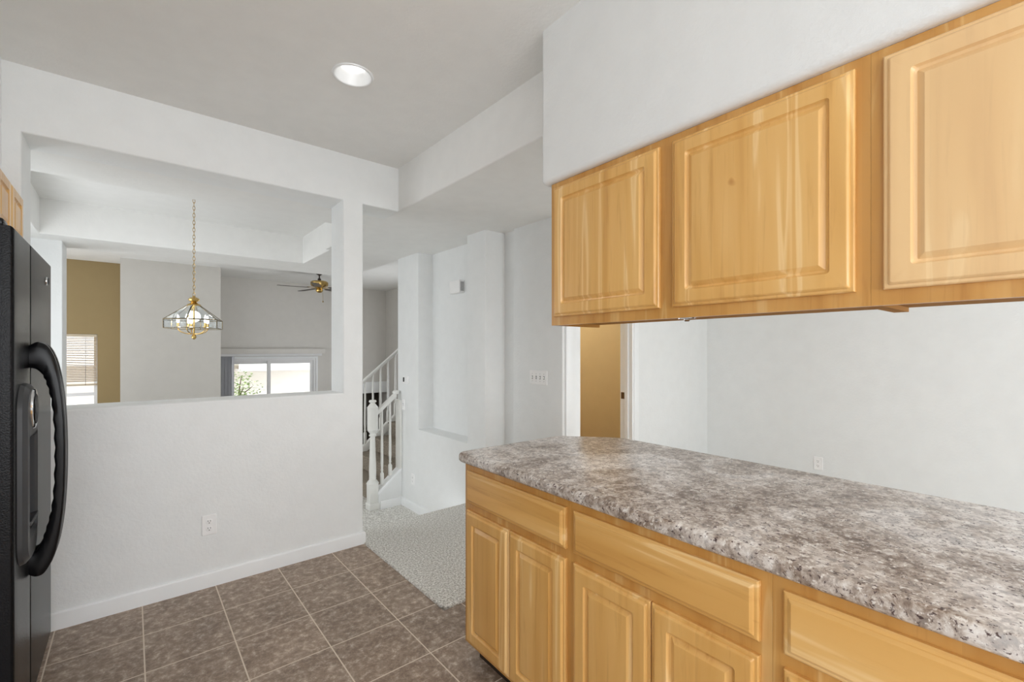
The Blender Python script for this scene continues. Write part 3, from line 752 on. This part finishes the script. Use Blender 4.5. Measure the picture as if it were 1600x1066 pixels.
# hook on the dining ceiling
bm = new_bm(); lathe(bm, [(.010, HIGH-.0005), (.009, HIGH-.004), (.003, HIGH-.006), (.0, HIGH-.0062)], .86, 4.43, 12); tube(bm, [(.86, 4.43, HIGH-.004)]+[(.86+.010*math.sin(a), 4.43, HIGH-.018-.010*math.cos(a)*-1) for a in [i*PI*1.5/10 for i in range(11)]], .0016, 6)
tag(obj('ceiling_hook', bm, 'trim', shift=(.86, 4.43, HIGH)), 'tiny white hook in the dining ceiling right of the pendant chain', 'hook').location = (.86, 4.43, HIGH)

# ------------------------------------------------------------------ ceiling fan
fx, fy = 2.47, 8.1
t = Thing('ceiling_fan', 'brass ceiling fan with thin dark blades in the far living room', 'ceiling fan', (fx, fy, LIV))
t.part('canopy', lathe(new_bm(), [(.0, LIV-.045), (.02, LIV-.045), (.055, LIV-.02), (.06, LIV-.0005)], fx, fy, 24), 'blade')
t.part('downrod', lathe(new_bm(), [(.011, 2.585), (.028, 2.60), (.028, 2.625), (.011, 2.64), (.011, LIV-.04)], fx, fy, 14), 'blade')
t.part('motor_housing', lathe(new_bm(), [(.0, 2.49), (.10, 2.49), (.135, 2.505), (.142, 2.53), (.142, 2.565), (.12, 2.585), (.05, 2.592), (.0, 2.592)], fx, fy, 32), 'brass')
t.part('switch_housing', lathe(new_bm(), [(.0, 2.385), (.03, 2.39), (.055, 2.41), (.06, 2.43), (.05, 2.455), (.07, 2.47), (.07, 2.4895), (0, 2.4895)], fx, fy, 24), 'brass')
cang = math.atan2(-.6422, .7666)
for i in range(5):
    a = cang+math.radians(215-72*i); d = Vector((math.cos(a), math.sin(a), 0)); s = Vector((-d.y, d.x, 0))
    O = Vector((fx, fy, 2.47))
    ir = prism(new_bm(), [O+d*.06+s*.018, O+d*.20+s*.035, O+d*.20-s*.035, O+d*.06-s*.018], (0, 0, .005)); bi = t.part('blade_iron', ir, 'brass')
    bm = new_bm(); L = []
    prof = [(.17, .052), (.24, .058), (.52, .066), (.61, .060), (.65, .035)]
    poly = [O+d*r_+s*w_+Vector((0, 0, -.006-w_*.09)) for r_, w_ in prof]+[O+d*r_-s*w_+Vector((0, 0, -.006+w_*.09)) for r_, w_ in reversed(prof)]
    prism(bm, poly, (0, 0, .006)); t.part('blade', bm, 'blade', bi)
bm = tube(new_bm(), [(fx+.045, fy-.03, 2.40), (fx+.05, fy-.03, 2.25)], .002, 6); lathe(bm, [(.0, 2.22), (.009, 2.228), (.009, 2.242), (.0, 2.252)], fx+.05, fy-.03, 10); t.part('pull_chain', bm, 'brass')

# ------------------------------------------------------------------ sliding window and its vertical blind
def frame_bm(x0, x1, y0, y1, z0, z1, t_, bot=None):
    return voxels(new_bm(), [x0, x0+t_, x1-t_, x1], [y0, y1], [z0, z0+(bot or t_), z1-t_, z1], lambda x, y, z: not (x0+t_ < x < x1-t_ and z0+(bot or t_) < z < z1-t_))
bm = frame_bm(SX0+.001, SX1-.001, 9.59, 9.69, FLIV+.001, SZ1-.001, .05); w1 = struct('window_1', bm, 'aluminium')
sm = obj('sash', frame_bm(1.98, SX1-.052, 9.61, 9.64, FLIV+.052, SZ1-.052, .055), 'aluminium', w1); obj('pane', box(new_bm(), 2.03, SX1-.10, 9.622, 9.628, FLIV+.10, SZ1-.10), 'glass', sm)
sm = obj('sash', frame_bm(SX0+.052, 2.035, 9.645, 9.675, FLIV+.052, SZ1-.052, .055), 'aluminium', w1); obj('pane', box(new_bm(), SX0+.10, 1.985, 9.657, 9.663, FLIV+.10, SZ1-.10), 'glass', sm)
bm = new_bm(); box(bm, SX1-.002, SX1+.03, 9.575, 9.60, FLIV, SZ1+.03); box(bm, SX0-.03, SX1+.03, 9.574, 9.599, SZ1-.002, SZ1+.03); struct('trim_2', bm, 'trim')
t = Thing('vertical_blind', 'grey vertical blind gathered left of the living room sliding window, under a long valance', 'blind', (1.3, 9.5, SZ1))
t.part('valance', box(new_bm(), 1.10, 3.0, 9.46, 9.598, 1.335, 1.43, .004), 'grey', label='long white valance')
t.part('head_track', box(new_bm(), 1.12, 2.95, 9.51, 9.55, 1.29, 1.334), 'aluminium')
for i in range(12):
    x = 1.115+.026*i; a = .9+.25*random.random(); c, s = math.cos(a)*.043, math.sin(a)*.043
    bm = prism(new_bm(), [Vector((x-c, 9.53-s, FLIV+.03)), Vector((x, 9.53+.006, FLIV+.03)), Vector((x+c, 9.53+s, FLIV+.03)), Vector((x, 9.53+.004, FLIV+.03))], (0, 0, 1.29-FLIV-.03))
    t.part('vane', bm, 'vane')

# window in the brown wall and its slatted blind
bm = frame_bm(WBX0+.001, WBX1-.001, 9.25, 9.31, WBZ0+.001, WBZ1-.001, .04); w2 = struct('window_2', bm, 'aluminium')
obj('meeting_rail', box(new_bm(), WBX0+.04, WBX1-.04, 9.26, 9.30, .72, .77), 'aluminium', w2)
obj('pane', box(new_bm(), WBX0+.041, WBX1-.041, 9.285, 9.29, WBZ0+.041, WBZ1-.041), 'glass', w2)
t = Thing('window_blind', 'cream slatted blind half lowered over the window in the brown wall', 'blind', ((WBX0+WBX1)/2, 9.225, WBZ1))
t.part('headrail', box(new_bm(), WBX0+.006, WBX1-.006, 9.208, 9.245, WBZ1-.045, WBZ1-.003), 'blind')
bm = new_bm(); z = WBZ1-.06
while z > .92:
    prism(bm, [Vector((WBX0+.01, 9.216, z+.008)), Vector((WBX0+.01, 9.238, z-.008)), Vector((WBX0+.01, 9.2385, z-.0075)), Vector((WBX0+.01, 9.2165, z+.0085))], (WBX1-WBX0-.02, 0, 0)); z -= .0255
t.part('slats', bm, 'blind', smooth=False)
t.part('bottom_rail', box(new_bm(), WBX0+.01, WBX1-.01, 9.216, 9.24, .875, .90, .003), 'blind')
bm = new_bm()
for xx in (WBX0+.15, WBX1-.13): t.part('cord', tube(new_bm(), [(xx, 9.214, WBZ1-.04), (xx, 9.214, .88)], .0018, 6), 'greyplastic')

# nook window
bm = voxels(new_bm(), [4.855, 4.895], [-2.099, -2.05, -1.035, -.985, .03, .079], [.801, .85, 2.27, 2.319], lambda x, y, z: z < .85 or z > 2.27 or y < -2.05 or y > .03 or -1.035 < y < -.985)
struct('window_3', bm, 'aluminium')
# outside: neighbour's house and a shrub
t = Thing('neighbour_house', 'pale house with lap siding and low white eave outside the living room window', 'house', (0, 13, -2))
bm = new_bm(); z = -2.0
while z < 1.2:
    prism(bm, [Vector((-5, 13.0, z)), Vector((-5, 13.025, z+.15)), Vector((-5, 13.10, z+.15)), Vector((-5, 13.10, z))], (10.5, 0, 0)); z += .15
t.part('siding', bm, 'siding', smooth=False)
bm = new_bm(); box(bm, 1.95, 5.5, 12.45, 13.0, .90, .95); box(bm, 1.95, 5.5, 12.42, 12.46, .90, 1.10); t.part('eave', bm, 'trim')
bm = prism(new_bm(), [Vector((-5, 12.42, 1.10)), Vector((-5, 15.5, 2.6)), Vector((-5, 15.5, 2.55)), Vector((-5, 12.46, 1.05))], (10.5, 0, 0)); t.part('roof', bm, 'siding')
t = Thing('shrub', 'leafy green shrub outside the sliding window in front of the neighbouring siding', 'shrub', (1.85, 11.6, FLIV))
cen = Vector((1.80, 11.6, .35)); bm = new_bm()
for i in range(7):
    e = cen+Vector((random.uniform(-.4, .4), random.uniform(-.3, .3), random.uniform(-.1, .5)))
    tube(bm, [(1.75, 11.6, FLIV), (1.76, 11.6, -.2), (cen+e)/2, e], [.03, .025, .015, .006], 6)
t.part('branches', bm, 'bark')
bm = new_bm()
for i in range(900):
    v = Vector((random.gauss(0, 1), random.gauss(0, 1), random.gauss(0, 1))).normalized()*random.random()**.5
    p = cen+Vector((v.x*.52, v.y*.4, v.z*.62)); a = random.uniform(0, 2*PI); d = Vector((math.cos(a), math.sin(a)*.6, random.uniform(-.6, .4))).normalized()
    s = d.cross(Vector((random.random(), random.random(), 1))).normalized(); L = random.uniform(.05, .085)
    bm.faces.new([bm.verts.new(p), bm.verts.new(p+d*L*.5+s*L*.24), bm.verts.new(p+d*L), bm.verts.new(p+d*L*.5-s*L*.24)])
t.part('leaves', bm, 'leaf', smooth=False)
bm = box(new_bm(), -8, 8, 9.75, 22, -2.2, -2.0); struct('ground', bm, 'stair_carpet')

# ------------------------------------------------------------------ stairs
PIT = .83; RUN, RISE = .225, .187; X0 = 2.15; NST = 9
t = Thing('staircase', 'carpeted staircase rising to the right behind the white balustrade', 'staircase', (X0, 5.5, FL))
for i in range(NST):
    x = X0+RUN*i; z = FL+RISE*(i+1)
    bm = box(new_bm(), x-.02 if False else x, 4.355, 4.925, 6.115, z-RISE+(.0005 if i else 0.0005), z) if False else new_bm()
    box(bm, x, x+RUN+(.03 if i < NST-1 else .13), 4.925, 6.115, FL+.001 if i == 0 else z-RISE-.02, z-.03)
    box(bm, x-.022, x+RUN+.0, 4.926, 6.114, z-.03, z, .012, 3)
    t.part('step', bm, 'stair_carpet')
def baluster(x, y, zb, zt, h):
    """square foot, turned shaft thinning upward"""
    bm = new_bm(); box(bm, x-.017, x+.017, y-.017, y+.017, zb, zb+h, .003)
    lathe(bm, [(.0165, zb+h-.002), (.0105, zb+h+.02), (.0155, zb+h+.035), (.0115, zb+h+.05), (.016, zb+h+.12), (.0105, zt)], x, y, 12)
    return bm
def slope_bar(x0, x1, z0, y0, y1, hgt, bev=.008):
    z1 = z0+PIT*(x1-x0)
    return prism(new_bm(), [Vector((x0, y0, z0-hgt)), Vector((x0, y0, z0)), Vector((x1, y0, z1)), Vector((x1, y0, z1-hgt))], (0, y1-y0, 0), bev)
# near balustrade: knee wall, curb, newel, rail, balusters
t = Thing('stair_balustrade', 'white balustrade with a turned newel post on the near side of the stairs', 'balustrade', (2.06, 4.865, FL))
cz = lambda x: -.149+PIT*(x-2.124)
bm = prism(new_bm(), [Vector((2.10, 4.812, FL)), Vector((2.10, 4.812, cz(2.10)-.03)), Vector((2.379, 4.812, cz(2.379)-.03)), Vector((2.379, 4.812, FL))], (0, .106, 0)); t.part('knee_wall', bm, 'wall')
t.part('curb', slope_bar(2.095, 2.379, cz(2.095), 4.800, 4.919, .035, .005), 'trim')
nx, ny = 2.055, 4.868
np_ = new_bm()
box(np_, nx-.062, nx+.062, ny-.062, ny+.062, FL, FL+.075, .012, 3)
box(np_, nx-.050, nx+.050, ny-.050, ny+.050, FL+.07, -.075, .004)
lathe(np_, [(.068, -.078), (.045, -.045), (.034, -.038), (.040, -.028), (.037, -.01), (.040, .05), (.033, .25), (.027, .44), (.040, .448), (.040, .458), (.030, .466), (.030, .474), (.058, .512)], nx, ny, 24)
box(np_, nx-.046, nx+.046, ny-.046, ny+.046, .505, .765, .006)
lathe(np_, [(.062, .762), (.040, .790), (.030, .806), (.022, .812), (.038, .822), (.042, .832), (.034, .845), (.0, .850)], nx, ny, 24)
t.part('newel_post', np_, 'rail')
rz = lambda x: .763+PIT*(x-2.14)
t.part('handrail', slope_bar(2.09, 2.335, rz(2.09), 4.838, 4.900, .062, .014), 'rail')
bm = lathe(new_bm(), [(.0, .895), (.03, .897), (.042, .910), (.042, .925), (.03, .936), (0, .938)], 2.335, 4.869, 20); t.part('rail_end', bm, 'rail')
for x in (2.165, 2.262): t.part('baluster', baluster(x, 4.869, cz(x)-.002, rz(x)-.055, .13), 'rail')
bm = box(new_bm(), 2.352, 2.379, 4.80, 4.92, cz(2.36)-.01, .83, .006); t.part('half_post', bm, 'rail')
# far balustrade
t = Thing('stair_balustrade', 'white balustrade on the far side of the stairs, with a long sloping handrail', 'balustrade', (2.3, 6.15, FL))
sz = lambda x: .075+PIT*(x-2.45)
xa, xb = 2.22, 4.0
t.part('stringer', slope_bar(xa, xb, sz(xa), 6.118, 6.178, .125, .004), 'rail')
r2 = lambda x: .985+PIT*(x-2.45)
t.part('handrail', slope_bar(xa, xb, r2(xa), 6.12, 6.176, .055, .014), 'rail')
k = 0; x = 2.26
while x < xb-.05:
    t.part('baluster', baluster(x, 6.148, sz(x)-.012, r2(x)-.05, .16), 'rail'); x += .113
np_ = new_bm(); box(np_, 2.15, 2.24, 6.12, 6.21, FL, -.05, .004); lathe(np_, [(.045, -.06), (.034, -.03), (.036, .1), (.028, .4), (.05, .46)], 2.195, 6.165, 20); box(np_, 2.15, 2.24, 6.12, 6.21, .45, .86, .006); lathe(np_, [(.05, .858), (.03, .89), (.035, .905), (0, .92)], 2.195, 6.165, 20)
t.part('newel_post', np_, 'rail')

# closet lamp (out of view above the door head)
ld = bpy.data.lights.new('closet_bulb', 'POINT'); ld.energy = 22; ld.shadow_soft_size = .08; ld.color = (1, .92, .80)
lo = bpy.data.objects.new('closet_bulb', ld); COL.objects.link(lo); lo.location = (3.3, 3.9, 2.3)
